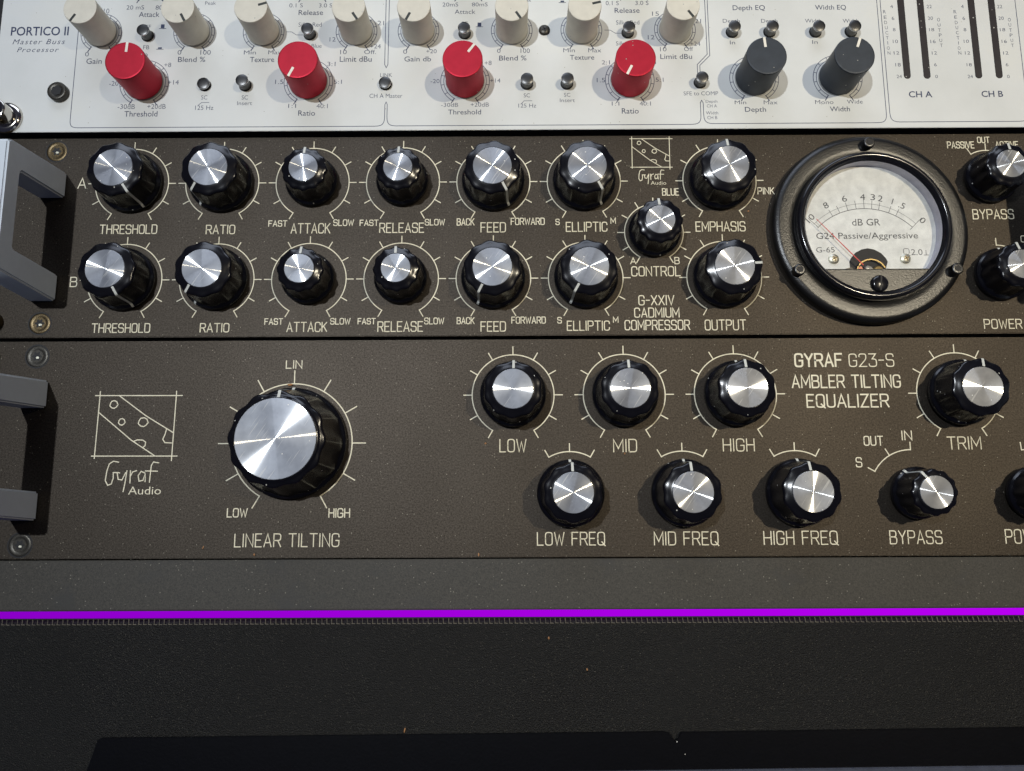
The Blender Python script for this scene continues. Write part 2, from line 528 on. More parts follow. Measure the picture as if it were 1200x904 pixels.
def glyph_mesh(s, style):
    key = (s, style)
    if key in _font_cache: return _font_cache[key]
    cu = bpy.data.curves.new('t', 'FONT')
    cu.body = s; cu.size = 1.0
    cu.resolution_u = 3
    if style == 'b': cu.offset = 0.012
    elif style == 'i': cu.shear = 0.28; cu.offset = -0.006; cu.space_character = 1.2
    elif style == 'n': cu.offset = 0.0
    else: cu.offset = -0.006
    ob = bpy.data.objects.new('t', cu)
    C.objects.link(ob)
    dg = bpy.context.evaluated_depsgraph_get()
    me = bpy.data.meshes.new_from_object(ob.evaluated_get(dg))
    vs = [(v.co.x, v.co.y) for v in me.vertices]
    fs = [tuple(p.vertices) for p in me.polygons]
    bpy.data.objects.remove(ob); bpy.data.curves.remove(cu); bpy.data.meshes.remove(me)
    _font_cache[key] = (vs, fs)
    return _font_cache[key]
_cap = None
def font_text(s, x0, x1, y0, y1, parent, z, mat, style='t', name='lettering', rz=0.0, as_child=False):
    """fit the cap height to y0..y1 and the width to x0..x1"""
    global _cap
    if _cap is None: _cap = max(v[1] for v in glyph_mesh('H', 'n')[0])
    vs, fs = glyph_mesh(s, style)
    if not vs: return None
    a, b = min(v[0] for v in vs), max(v[0] for v in vs)
    sx = (x1 - x0) / (b - a); sy = (y1 - y0) / _cap
    if s in ('1', 'I'): sx = sy
    me = bpy.data.meshes.new(name)
    me.from_pydata([((v[0] - (a + b) / 2) * sx * MM, (v[1] - _cap / 2) * sy * MM, 0) for v in vs], [], fs)
    me.materials.append(mat)
    return put(name, me, parent, ((x0 + x1) / 2, (y0 + y1) / 2, z), rz)

TEXT_COMPRESSOR = [
  ('THRESHOLD',-173.2,-148.9,44.9,49.1),('A',-184.1,-180.4,65.1,70.0),('B',-183.7,-180.6,22.0,26.4),('RATIO',-128.5,-116.1,44.6,48.8),
  ('THRESHOLD',-173.1,-148.9,2.4,6.5),('RATIO',-128.5,-116.3,2.4,6.4),('FAST',-102.3,-94.3,47.8,50.6),('ATTACK',-92.8,-76.1,44.7,49.3),
  ('SLOW',-75.0,-66.3,48.0,50.9),('FAST',-63.9,-55.9,47.9,50.7),('RELEASE',-55.6,-36.7,44.8,49.3),('SLOW',-36.5,-28.0,48.0,50.9),
  ('FAST',-102.0,-94.3,5.5,8.3),('ATTACK',-92.8,-76.0,2.4,6.7),('SLOW',-74.9,-66.5,5.5,8.3),('FAST',-63.6,-56.1,5.5,8.2),
  ('RELEASE',-55.4,-36.6,2.3,6.8),('SLOW',-36.2,-27.9,5.4,8.3),('BACK',-23.1,-15.6,47.9,51.1),('FEED',-13.1,-2.4,44.8,49.3),
  ('FORWARD',-0.4,13.9,48.0,51.2),('S',18.4,20.2,47.9,50.7),('ELLIPTIC',22.7,40.2,44.9,49.3),('M',41.5,43.8,48.3,51.1),('BACK',-22.8,-15.4,5.4,8.4),
  ('FEED',-13.0,-2.5,2.2,6.6),('FORWARD',-0.3,13.9,5.5,8.5),('S',18.6,20.5,5.5,8.3),('ELLIPTIC',22.5,40.2,2.4,6.7),('M',41.5,43.8,5.7,8.4),
  ('BLUE',63.6,70.8,60.7,64.0),('PINK',103.9,111.1,61.0,64.2),('EMPHASIS',77.1,98.1,44.7,49.2),('OUTPUT',79.1,96.2,2.3,6.9),('A',49.3,51.8,30.7,33.6),
  ('B',67.7,69.9,30.6,33.7),('CONTROL',49.6,70.1,25.4,29.8),('G-XXIV',52.2,67.1,13.0,17.4),('CADMIUM',50.3,69.0,7.8,12.1),
  ('COMPRESSOR',46.2,73.1,2.5,6.9),('PASSIVE',185.8,197.4,81.2,84.4),('OUT',198.8,204.2,83.6,86.5),('ACTIVE',206.3,216.2,81.2,84.4),
  ('BYPASS',193.6,211.0,49.5,54.0),('POWER',193.6,209.3,2.4,6.6),('ON',212.6,218.3,39.3,42.4),]
TEXT_EQUALIZER = [
  ('LIN',-92.4,-85.6,-12.9,-9.3),('LOW',-113.3,-105.0,-72.6,-68.9),('HIGH',-73.0,-64.4,-72.9,-69.1),('LINEAR TILTING',-109.8,-68.3,-84.2,-78.8),
  ('LOW',-5.3,5.6,-47.3,-41.9),('MID',40.3,49.9,-47.5,-42.1),('LOW FREQ',9.4,36.3,-84.0,-78.7),('HIGH',84.2,97.0,-47.4,-42.1),
  ('MID FREQ',55.4,80.9,-84.1,-78.7),('HIGH FREQ',98.5,127.8,-84.1,-78.6),('TRIM',174.0,187.7,-47.0,-41.7),('OUT',140.7,148.6,-45.3,-41.3),
  ('IN',156.0,160.3,-43.2,-39.2),('S',136.9,139.5,-53.9,-49.8),('BYPASS',148.0,168.8,-84.0,-78.6),('GYRAF',115.1,134.5,-13.1,-7.5,1.6),
  ('G23-S',137.1,155.6,-13.2,-7.6),('AMBLER TILTING',113.4,157.5,-21.8,-16.4,1.25),('EQUALIZER',118.9,152.1,-29.8,-24.3,1.25),
  ('POWER',193.4,211.2,-84.0,-78.3),]
TEXT_PROCESSOR = [
  ('PORTICO II',-218.0,-192.8,134.9,138.9,'b'),('Master Buss',-216.8,-194.0,130.7,133.1,'i'),('Processor',-214.5,-196.4,127.0,129.2,'i'),
  ('+10',-180.6,-175.8,145.2,147.5),('0',-184.7,-183.1,124.8,126.9),('Gain db',-183.9,-172.3,121.3,123.8),('20 mS',-168.4,-160.7,147.0,149.0),
  ('80 mS',-155.6,-147.9,146.9,148.9),('Attack',-162.7,-153.7,143.4,145.8),('FF',-159.3,-157.0,137.7,139.6),('FB',-159.7,-157.1,128.0,129.9),
  ('Peak',-134.0,-129.3,149.1,150.7),('50',-139.1,-136.3,145.7,147.6),('0',-144.6,-143.0,125.4,127.5),('100',-134.7,-130.2,125.3,127.5),
  ('Blend %',-144.2,-132.4,121.9,124.3),('0',-158.9,-157.5,124.0,126.0),('+8',-150.0,-147.0,119.6,121.6),('+14',-147.9,-143.2,111.4,113.5),
  ('-20',-173.2,-169.2,111.0,113.1),('-30dB',-168.7,-161.3,100.2,102.4),('+20dB',-156.0,-148.1,100.2,102.4),('Threshold',-165.6,-151.4,96.7,99.2),
  ('SC',-133.1,-130.5,104.4,106.3),('125 Hz',-135.4,-127.6,99.6,101.6),('SC',-115.7,-113.0,104.3,106.2),('Insert',-117.5,-111.1,101.7,103.5),
  ('0.1 S',-97.0,-91.1,147.6,149.5),('3.0 S',-84.0,-78.2,147.5,149.4),('Release',-92.8,-82.1,143.9,146.3),('Silk - Red',-92.6,-82.5,138.3,140.3),
  ('Silk - Blue',-92.6,-82.2,128.3,130.1),('Min',-115.8,-110.6,125.3,127.2),('Max',-105.2,-99.5,125.3,127.2),('Texture',-113.0,-102.5,121.7,124.1),
  ('3:1',-79.4,-75.9,119.6,121.6),('5:1',-76.3,-72.9,111.3,113.2),('1.5',-101.6,-98.1,111.4,113.4),('1:1',-95.5,-92.2,100.3,102.2),
  ('40:1',-83.4,-78.6,100.1,102.1),('Ratio',-91.1,-83.9,96.7,99.1),('21',-58.1,-55.3,138.8,140.9),('12',-78.8,-76.2,131.2,133.2),
  ('+24',-61.1,-56.5,127.8,129.8),('10',-74.0,-71.2,125.2,127.2),('Off.',-63.6,-58.5,125.2,127.1),('Limit dBu',-74.1,-60.3,121.6,124.1),
  ('18',-65.8,-63.5,145.7,147.8),('LINK',-56.4,-51.3,114.4,116.2),('CH A Master',-60.8,-46.7,104.7,106.6),('0',-46.7,-45.0,125.2,127.2),
  ('+20',-36.7,-32.2,125.4,127.3),('Gain db',-46.1,-34.6,121.6,123.9),('20mS',-29.9,-23.0,147.6,149.5),('80mS',-17.0,-10.1,147.6,149.4),
  ('Attack',-24.5,-15.5,144.0,146.1),('FF',-21.4,-18.8,138.9,140.3),('Blend %',-5.1,6.7,121.8,124.1),('0',-6.0,-4.5,125.4,127.3),
  ('100',4.2,8.2,125.3,127.4),('+8',-11.4,-8.4,119.7,121.7),('+14',-9.0,-4.6,111.5,113.4),('-20',-34.6,-30.8,111.4,113.3),
  ('-30dB',-30.0,-22.7,100.4,102.2),('+20dB',-17.4,-9.5,100.4,102.3),('Threshold',-27.0,-12.9,96.9,99.1),('SC',5.4,8.1,104.6,106.4),
  ('125 Hz',3.1,10.7,99.9,101.7),('SC',22.7,25.4,104.8,106.5),('Insert',20.9,27.3,102.3,104.0),('Peak',4.5,8.9,149.7,151.3),
  ('0.1 S',41.6,47.3,147.8,149.8),('3.0 S',54.5,60.3,147.8,149.8),('Release',45.4,56.3,144.1,146.5),('Silk - Red',45.9,56.0,138.5,140.5),
  ('Silk - Blue',45.6,55.7,128.6,130.5),('Min',22.7,27.7,125.5,127.4),('Max',33.5,39.1,125.4,127.4),('Texture',25.5,36.0,122.0,124.2),
  ('2:1',39.2,42.7,119.7,121.6),('1.5',36.9,40.5,111.4,113.4),('5:1',62.2,65.6,111.5,113.4),('3:1',59.4,62.6,119.7,121.7),
  ('1:1',43.1,46.3,100.6,102.4),('40:1',55.0,59.8,100.5,102.4),('Ratio',47.3,54.5,96.9,99.3),('15',61.7,64.7,142.6,144.6),('12',59.5,62.4,131.4,133.4),
  ('21',80.3,82.9,139.0,141.0),('+24',77.8,82.1,128.2,130.2),('10',64.6,67.4,125.7,127.7),('Off',75.0,78.9,125.8,127.7),
  ('Limit dBu',64.6,78.3,122.1,124.4),('SFE to COMP',74.0,88.8,105.1,106.9),('Depth',83.3,88.3,101.7,102.9),('CH A',83.7,88.0,99.5,100.9),
  ('Width',83.2,88.4,96.3,97.7),('CH B',83.7,87.9,94.1,95.6),('Depth EQ',97.0,111.1,145.1,147.4),('Width EQ',133.0,146.5,145.1,147.3),
  ('Depth',92.4,99.8,139.1,140.9),('In',95.0,97.2,128.8,130.6),('Depth',109.1,116.2,139.0,140.8),('Width',128.2,135.3,138.9,140.7),
  ('In',130.7,133.0,128.8,130.6),('Width',144.6,151.5,138.8,140.6),('Min',95.7,100.6,100.9,102.6),('Max',108.1,114.0,100.8,102.6),
  ('Depth',99.9,108.9,97.4,99.6),('Mono',130.1,137.9,100.8,102.6),('Wide',143.7,150.4,100.9,102.7),('Width',136.2,144.7,97.4,99.6),
  ('4',165.8,167.0,145.6,147.2),('6',166.0,167.1,140.0,141.6),('8',166.1,167.2,134.6,136.1),('10',165.6,167.8,129.0,130.6),
  ('12',165.6,167.9,123.6,125.1),('18',165.8,168.1,118.0,119.6),('24',165.9,168.1,112.6,114.1),('22',181.7,183.9,145.5,147.1),
  ('20',181.7,183.9,139.9,141.5),('18',181.8,184.0,134.5,136.0),('16',181.9,184.1,128.9,130.5),('12',182.0,184.2,123.5,125.0),
  ('6',182.5,183.6,118.0,119.5),('0',182.5,183.6,112.5,114.0),('4',196.7,197.8,145.4,147.0),('6',196.8,197.9,139.8,141.4),
  ('8',196.8,197.9,134.4,135.9),('10',196.3,198.5,128.9,130.4),('12',196.3,198.5,123.4,124.9),('18',196.5,198.7,117.9,119.4),
  ('24',196.4,198.6,112.4,113.9),('22',212.4,214.6,145.3,146.9),('20',212.4,214.7,139.7,141.3),('18',212.5,214.8,134.3,135.8),
  ('16',212.7,214.9,128.8,130.3),('12',212.8,215.0,123.3,124.8),('6',213.3,214.4,117.8,119.3),('0',213.3,214.4,112.3,113.8),
  ('R',162.5,163.7,143.1,144.7),('E',162.6,163.8,140.5,142.1),('D',162.6,163.8,138.0,139.6),('U',162.7,163.9,135.6,137.2),
  ('C',162.7,163.9,133.1,134.7),('T',162.8,163.9,130.7,132.3),('I',163.2,163.5,128.3,129.9),('O',162.8,164.0,125.9,127.4),
  ('N',162.9,164.1,123.6,125.1),('R',193.2,194.4,142.9,144.5),('E',193.3,194.5,140.4,141.9),('D',193.3,194.5,137.8,139.4),
  ('U',193.4,194.5,135.4,137.0),('C',193.3,194.5,133.0,134.5),('T',193.4,194.6,130.5,132.1),('I',193.8,194.1,128.1,129.7),
  ('O',193.4,194.6,125.7,127.2),('N',193.5,194.7,123.4,125.0),('O',185.7,186.9,139.2,140.8),('U',185.7,186.9,136.7,138.2),
  ('T',185.7,186.9,134.2,135.8),('P',185.8,187.0,131.8,133.4),('U',185.8,187.0,129.4,130.9),('T',185.9,187.0,127.0,128.6),
  ('O',216.5,217.7,139.0,140.6),('U',216.5,217.6,136.5,138.1),('T',216.5,217.7,134.0,135.6),('P',216.5,217.7,131.6,133.2),
  ('U',216.6,217.7,129.2,130.7),('T',216.6,217.8,126.8,128.4),('CH A',170.4,180.4,103.7,106.4,'b'),('CH B',201.5,210.7,103.7,106.4,'b'),]
CRUMBS = [
 (-90.1, -19.6, 0.6, 1.1, 0.45, 0.1, 'orange brown crumb on the scale above the largest knob'),
 (-121.9, -84.2, 0.1, 0.22, 0.8, -0.4, 'thin brown crumb on the lowest black panel, left below LINEAR TILTING'),
 (-10.9, -43.7, 0.1, 0.5, 0.35, 0.3, 'small reddish crumb left of the word LOW'),
 (44.8, -48.0, 0.1, 0.3, 0.4, 0.0, 'tiny crumb under the letter I of the word MID'),
 (-101.6, -87.0, 0.1, 0.35, 0.55, 0.4, 'pale crumb on the lower panel edge below LINEAR TILTING'),
 (-13.5, -87.4, 0.1, 0.35, 0.65, 0.1, 'brown crumb standing on the panel edge, left of LOW FREQ'),
 (13.6, -118.9, 0.1, 0.35, 0.6, 0.1, 'brown crumb on the cloth close under the violet strip'),
 (28.2, -130.6, 0.1, 0.3, 0.55, 0.2, 'brown crumb in the middle of the black cloth'),
 (-41.4, -152.4, 0.1, 0.3, 1.0, -0.2, 'long thin crumb at the edge where cloth meets black plate'),
 (99.6, 53.6, 0.1, 0.45, 0.35, 0.5, 'yellowish crumb between the words PINK and EMPHASIS'),
]

# ================================================================== the rack itself
put('floor', mesh_of('floor', box_bm(-420, 440, -420, 330, -40, -30), M['hole']), kind='structure')
put('rack_frame', mesh_of('rack_frame', box_bm(-236, 268, -110, 300, -30, -12), M['tape']), kind='structure')

PX0, PX1 = -225.0, 257.0
processor = thing('rack_processor', 'white faced studio unit with tall red, cream and slate knobs, at the top', 'audio rack unit', (16, 156.5, 0))
compressor = thing('rack_compressor', 'black compressor with round needle meter and two knob rows, below the white unit', 'audio rack unit', (16, 44.2, 0))
equalizer = thing('rack_equalizer', 'black tilting equalizer with one very large silver capped knob, lowest unit above the grey board', 'audio rack unit', (16, -44.9, 0))

# front panels -------------------------------------------------------------
SLOTS = [(170.5, '4'), (179.0, '22'), (201.2, '4'), (210.0, '22')]
put('front_panel', mesh_of('front_panel', box_bm(-241, 241, -66.7, 66.7, 1.55, 2.0, 0.15), M['white']), processor, (18.2, 156.5, 0))
put('panel_side', mesh_of('panel_side', box_bm(-240.95, 240.95, -66.65, 66.65, -12, 1.54), M['white_edge']), processor, (18.2, 156.5, 0))
put('front_panel', mesh_of('front_panel', box_bm(-241, 241, -43.7, 43.7, -3.0, 0.0, 0.3), M['panel']), compressor, (16, 44.2, 0))
put('panel_side', mesh_of('panel_side', box_bm(-238, 238, -43.2, 43.2, -12, -3.02), M['edge']), compressor, (16, 44.2, 0))
put('front_panel', mesh_of('front_panel', box_bm(-241, 241, -43.7, 43.7, -3.0, 0.0, 0.3), M['panel']), equalizer, (16, -44.75, 0))
put('panel_side', mesh_of('panel_side', box_bm(-238, 238, -43.2, 43.2, -12, -3.02), M['edge']), equalizer, (16, -44.75, 0))

# lettering ----------------------------------------------------------------
for t in TEXT_COMPRESSOR:
    small = (t[4] - t[3]) < 3.6
    stroke_text(t[0], t[1], t[2], t[3], t[4], compressor, 0.03, w=0.36 if small else 0.42, bold=t[5] if len(t) > 5 else 1.0)
for t in TEXT_EQUALIZER:
    stroke_text(t[0], t[1], t[2], t[3], t[4], equalizer, 0.03, w=0.42, bold=(t[5] * 1.1) if len(t) > 5 else 1.0)
for t in TEXT_PROCESSOR:
    st = t[5] if len(t) > 5 else 't'
    big = st == 'b' or (t[4] - t[3]) > 2.15 and t[0][0].isalpha() and len(t[0]) > 3
    font_text(t[0], t[1], t[2], t[3], t[4], processor, 2.03, M['ink'] if big else M['thin_ink'], style='b' if st == 'b' else ('i' if st == 'i' else ('n' if big else 't')))

# dial scales ----------------------------------------------------------------
def scale_mesh(r, tick, w=0.42, a0=-150, a1=150, step=30, arc=None):
    bm = bmesh.new()
    ribbon(bm, arc_pts(0, 0, r, a0, a1, 60), w, 0)
    a = a0; k = 0
    while a <= a1 + 0.1:
        s, c = math.sin(math.radians(a)), math.cos(math.radians(a))
        ribbon(bm, [((r - 0.1) * s, (r - 0.1) * c), ((r + tick) * s, (r + tick) * c)], w, 0.006)
        a += step; k += 1
    return mesh_of('dial_scale', bm, M['print'])
def ladder_mesh(r, th, w=0.26):
    bm = bmesh.new()
    ribbon(bm, arc_pts(0, 0, r, -152, 152, 60), w, 0)
    ribbon(bm, arc_pts(0, 0, r - th, -152, 152, 60), w, 0)
    for k in range(13):
        a = math.radians(-150 + 25 * k)
        out = 1.4 if k in (0, 12) else 0
        ribbon(bm, [((r - th) * math.sin(a), (r - th) * math.cos(a)), ((r + out) * math.sin(a), (r + out) * math.cos(a))], w * (1.5 if k in (0, 12) else 1), 0.006)
    return mesh_of('dial_scale', bm, M['ink'])

# fluted bakelite knobs -----------------------------------------------------------
def fluted(R0, R1, rcap, h, count, dep, lift=0.5):
    prof = [(R0 - 0.5, lift), (R0, lift + 0.3), (R0, lift + 1.7), (R0 - 0.35, lift + 2.3), (R0 - 1.0, lift + 2.65),
            (R0 - 1.15, lift + 3.0, dep * 0.3), (R0 - 1.3, lift + 3.8, dep * 0.8),
            ((R0 - 1.3) * 0.6 + R1 * 0.4, lift + 3.8 + (h - 6) * 0.4, dep), (R1, h - 2.7, dep), (R1 - 0.02, h - 2.0, dep), (R1 - 0.12, h - 1.55, dep * 0.98),
            (R1 - 0.4, h - 1.2, dep * 0.95), (R1 - 0.8, h - 1.02, dep * 0.85), (R1 - 1.5, h - 0.82, dep * 0.5), (R1 - 2.3, h - 0.6, dep * 0.15), (rcap + 0.7, h - 0.28, 0), (rcap + 0.2, h - 0.14, 0), (rcap + 0.1, h - 0.22, 0), (rcap + 0.08, h - 0.7, 0)]
    body = mesh_of('knob', lathe_bm(prof, 180, flute=count), M['bake'], True, 50)
    cap = mesh_of('knob_cap', lathe_bm([(rcap, h - 0.8), (rcap, h - 0.08), (rcap - 0.12, h + 0.03), (rcap - 0.4, h + 0.05), (0.02, h + 0.05)], 96), M['alu'], True, 30)
    # pointer: strip that follows the profile on the lobe under +Y
    bm = bmesh.new()
    path = [(rcap + 0.25, h - 0.06), (rcap + 0.7, h - 0.18), (R1 - 1.5, h - 0.70), (R1 - 0.80, h - 0.92), (R1 - 0.35, h - 1.10), (R1 - 0.03, h - 1.5), (R1 + 0.1, h - 2.7),
            ((R0 - 1.3) * 0.6 + R1 * 0.4 + 0.1, lift + 3.8 + (h - 6) * 0.4), (R0 - 1.2, lift + 3.8), (R0 - 0.95, lift + 2.85), (R0 - 0.3, lift + 2.45), (R0 + 0.05, lift + 1.7)]
    w = 0.55 if R0 > 15 else 0.48
    prev = None
    for r, z in path:
        a = bm.verts.new((-w * MM, r * MM, z * MM)); b = bm.verts.new((w * MM, r * MM, z * MM))
        if prev: bm.faces.new((prev[1], prev[0], a, b))
        prev = (a, b)
    bmesh.ops.recalc_face_normals(bm, faces=list(bm.faces))
    pt = mesh_of('pointer_line', bm, M['pointer'])
    return body, cap, pt
K_MED = fluted(13.3, 11.65, 7.85, 15.8, 10, 0.58)
K_MED_HI = fluted(13.3, 11.45, 7.75, 17.0, 10, 0.58, 1.6)
K_SMALL = fluted(11.0, 9.5, 5.9, 15.0, 12, 0.55)
K_SMALL_HI = fluted(10.3, 9.0, 6.25, 16.6, 12, 0.55, 1.4)
K_BIG = fluted(22.3, 18.6, 15.35, 22.0, 12, 0.9, 0.8)
def fluted_knob(kind, parent, x, y, ang, label=None):
    b, c, p = kind
    k = put('knob', b, parent, (x, y, 0), -math.radians(ang), label=label)
    child('knob_cap', c, k); child('pointer_line', p, k)
    return k
S24 = scale_mesh(15.5, 3.0, 0.40)
S24s = scale_mesh(12.3, 2.9, 0.40)
S23 = scale_mesh(16.6, 3.4, 0.42)
SBIG = scale_mesh(24.2, 5.4, 0.46)
SARC = scale_mesh(16.6, 3.2, 0.42, -30, 30, 30)
SBYP23 = scale_mesh(17.2, 3.0, 0.42, -60, 0, 30)
SBYP24 = scale_mesh(12.9, 3.0, 0.40, -30, 30, 30)
SPOW24 = scale_mesh(12.9, 3.0, 0.40, 0, 60, 60)
SPOW23 = scale_mesh(17.2, 3.0, 0.42, -4, 60, 64)
YA, YB = 67.3, 24.9
col_x = [-161.0 + 38.33 * i for i in range(6)]
angA = (149, -144, 1, 1, 150, 148)
angB = (155, -146, 2, -2, -151, -149.4)
for i, x in enumerate(col_x):
    for y, ang in ((YA, angA[i]), (YB, angB[i])):
        put('dial_scale', S24, compressor, (x, y, 0.02))
        fluted_knob(K_SMALL if i in (2, 3) else K_MED, compressor, x, y, ang)
for y, ang in ((YA, -2), (YB, 82)):
    put('dial_scale', S24, compressor, (88.1, y, 0.02))
    fluted_knob(K_MED, compressor, 88.1, y, ang)
put('dial_scale', S24s, compressor, (59.6, 44.5, 0.02)); fluted_knob(K_SMALL, compressor, 59.6, 44.5, -2, label='smaller fluted knob in the middle with silver cap')
put('dial_scale', SBYP24, compressor, (202.0, 67.4, 0.02)); fluted_knob(K_SMALL, compressor, 202.0, 67.4, 2)
put('dial_scale', SPOW24, compressor, (202.2, 25.3, 0.02)); fluted_knob(K_SMALL, compressor, 202.2, 25.3, -6)

Y1 = -24.1
for k, ang in ((0, 1.5), (1, -2), (2, -1.5), (4, 8)):
    x = 0.3 + 45.0 * k
    put('dial_scale', S23, equalizer, (x, Y1, 0.02)); fluted_knob(K_MED_HI, equalizer, x, Y1, ang)
for k, ang in ((0.5, -1), (1.5, -2), (2.5, -3)):
    x = 0.3 + 45.0 * k
    put('dial_scale', SARC, equalizer, (x, -63.7, 0.02)); fluted_knob(K_MED_HI, equalizer, x, -63.7, ang)
put('dial_scale', SBYP23, equalizer, (159.2, -64.1, 0.02)); fluted_knob(K_SMALL_HI, equalizer, 159.2, -64.1, -30)
put('dial_scale', SPOW23, equalizer, (204.7, -64.3, 0.02)); fluted_knob(K_SMALL_HI, equalizer, 204.7, -64.3, 0)
put('dial_scale', SBIG, equalizer, (-88.6, -43.3, 0.02))
fluted_knob(K_BIG, equalizer, -88.6, -43.3, 2, label='very large fluted knob with scratched silver cap')

# row letters' companion: engraved studio emblem ------------------------------------
def emblem(parent, x0, x1, yt, yb, w):
    """box with a slanting band, five small holes and a handwritten word; u,v from 0 to 1"""
    bm = bmesh.new()
    def P(u, v): return (x0 + (x1 - x0) * u, yb + (yt - yb) * v)
    lines = [[(-.06, 1.0), (1.08, .995)], [(-.05, .0), (1.06, -.005)], [(0.0, 1.07), (-.01, -.04)], [(1.0, 1.07), (.99, -.08)],
             [(.25, 1.0), (.62, .66), (.99, .38)], [(0, .72), (.45, .26), (.77, 0.0)]]
    def loop(cu, cv, ru, rv, k=9, ph=0.0):
        return [(cu + ru * math.cos(2 * PI * i / k + ph) * (1 + .12 * math.sin(3 * i)), cv + rv * math.sin(2 * PI * i / k + ph)) for i in range(k + 1)]
    lines += [loop(.19, .85, .05, .065), loop(.31, .56, .042, .055), loop(.59, .555, .062, .075),
              [(.475, .235), (.53, .262), (.60, .26), (.64, .225), (.635, .165), (.605, .135)], [(.90, .44), (.885, .35), (.86, .27), (.89, .215), (.98, .21)]]
    # handwritten word, v below 0
    lines += [[(.31, -.10), (.24, -.085), (.19, -.13), (.165, -.25), (.155, -.40), (.19, -.475), (.235, -.455), (.255, -.36), (.25, -.27), (.30, -.27), (.335, -.275)],
              [(.30, -.27), (.32, -.38), (.37, -.39), (.41, -.27)], [(.425, -.24), (.41, -.45), (.395, -.58)],
              [(.47, -.24), (.475, -.44)], [(.475, -.33), (.50, -.26), (.55, -.24)],
              [(.66, -.28), (.61, -.25), (.575, -.32), (.59, -.41), (.64, -.40), (.665, -.28), (.67, -.42)],
              [(.83, -.115), (.76, -.10), (.735, -.16), (.725, -.43)], [(.66, -.245), (.82, -.25)]]
    for k, l in enumerate(lines):
        ribbon(bm, [P(*q) for q in l], w, (k % 9) * 0.004)
    cx, cy = (x0 + x1) / 2, (yt + yb) / 2
    for v in bm.verts: v.co.x -= cx * MM; v.co.y -= cy * MM
    put('emblem', mesh_of('emblem', bm, M['print']), parent, (cx, cy, 0.03))
emblem(equalizer, -167.3, -136.3, -23.6, -48.1, 0.40)
emblem(compressor, 51.5, 67.5, 86.4, 73.5, 0.30)
font_text('Audio', -153.0, -140.0, -63.4, -60.3, equalizer, 0.03, M['print'], 't')
font_text('Audio', 59.0, 65.5, 65.6, 67.2, compressor, 0.03, M['print'], 't')

# small marks for channel rows -----------------------------------------------------
# countersunk torx screws -------------------------------------------------------
def torx_screw(parent, x, y, mat, r=4.35, rot=0.3, z=0.0):
    bm = bmesh.new()
    lathe_bm([(r + 0.55, 0.01), (r + 0.55, 0.025)], 40, bm=bm)
    sc = put('screw', mesh_of('screw_seat', bm, M['hole']), parent, (x, y, z))
    head = lathe_bm([(r, -0.8), (r, 0.06), (r - 0.22, 0.2), (r - 0.6, 0.24), (3.0, 0.25), (2.85, 0.17), (2.6, 0.17), (2.5, 0.25), (0.1, 0.25)], 48)
    child('screw_head', mesh_of('screw_head', head, mat, True, 35), sc)
    pts = []
    for i in range(36):
        a = 2 * PI * i / 36 + rot
        rr = 1.62 + 0.40 * math.cos(6 * a)
        pts.append((rr * math.cos(a), rr * math.sin(a)))
    child('screw_socket', mesh_of('screw_socket', prism_bm(pts, 0.2, 0.28), M['hole']), sc)
    pts = [(0.35 + 0.75 * math.cos(a * 1.05), -0.55 + 0.5 * math.sin(a * 1.05)) for a in range(0, 6)]
    child('socket_glint', mesh_of('socket_glint', prism_bm(pts, 0.26, 0.34, 0.04), M['satin']), sc)
torx_screw(compressor, -194.2, 81.9, M['brass'], rot=0.2)
torx_screw(compressor, -194.6, 6.5, M['brass'], rot=0.5)
torx_screw(equalizer, -194.4, -7.3, M['black_steel'], 4.5, rot=0.1)
torx_screw(equalizer, -194.2, -83.0, M['black_steel'], 4.5, rot=0.7)
for p, y in ((compressor, 81.9), (compressor, 6.5), (equalizer, -7.3), (equalizer, -83.0)):
    torx_screw(p, 226.5, y, M['black_steel'])

def cap_bolt(parent, x, y, z, r, h, mat, name='bolt', washer=0.0, collar=None):
    prof = []
    if washer: prof = [(washer, 0), (washer, 0.8), (washer - 0.5, 1.5), (washer - 1.4, 1.9), (r + 0.2, 2.0)]
    prof += [(r, 0.0 if not washer else 2.0), (r, h - 0.5), (r - 0.12, h - 0.2), (r - 0.45, h), (r * 0.62, h), (r * 0.56, h - 0.15)]
    o = put(name, mesh_of(name, lathe_bm(prof, 48), mat, True, 40), parent, (x, y, z))
    hexp = [(r * 0.56 * math.cos(PI / 3 * i + 0.3), r * 0.56 * math.sin(PI / 3 * i + 0.3)) for i in range(6)]
    child('hex_socket', mesh_of('hex_socket', prism_bm(hexp, h - 0.3, h + 0.02), M['hole']), o)
    return o
for xx in (-213.9, 245.5):
    for p, y in ((compressor, 7.1), (compressor, 81.6), (equalizer, -7.3), (equalizer, -82.5)):
        cap_bolt(p, xx, y, 0, 4.2, 3.2, M['brass'], 'rack_screw')
    for y in (96.2, 216.0):
        cap_bolt(processor, -215.8 if xx < 0 else 247.3, y, 2.0, 4.5, 8.5, M['chrome'], 'rack_screw', washer=6.9)
cap_bolt(processor, -194.1, 107.5, 2.0, 4.15, 2.6, M['black_steel'], 'panel_screw')
o = put('panel_screw', mesh_of('panel_screw', lathe_bm([(2.5, 0), (2.45, 0.4), (2.0, 0.9), (1.0, 1.15), (0.05, 1.2)], 32), M['black_steel'], True, 40), processor, (14.6, 135.9, 2.0))
for r_ in (0.5, 0.5 + PI / 2):
    child('screw_slot', mesh_of('screw_slot', box_bm(-1.3, 1.3, -0.25, 0.25, 0.9, 1.24), M['hole']), o, rz=r_)

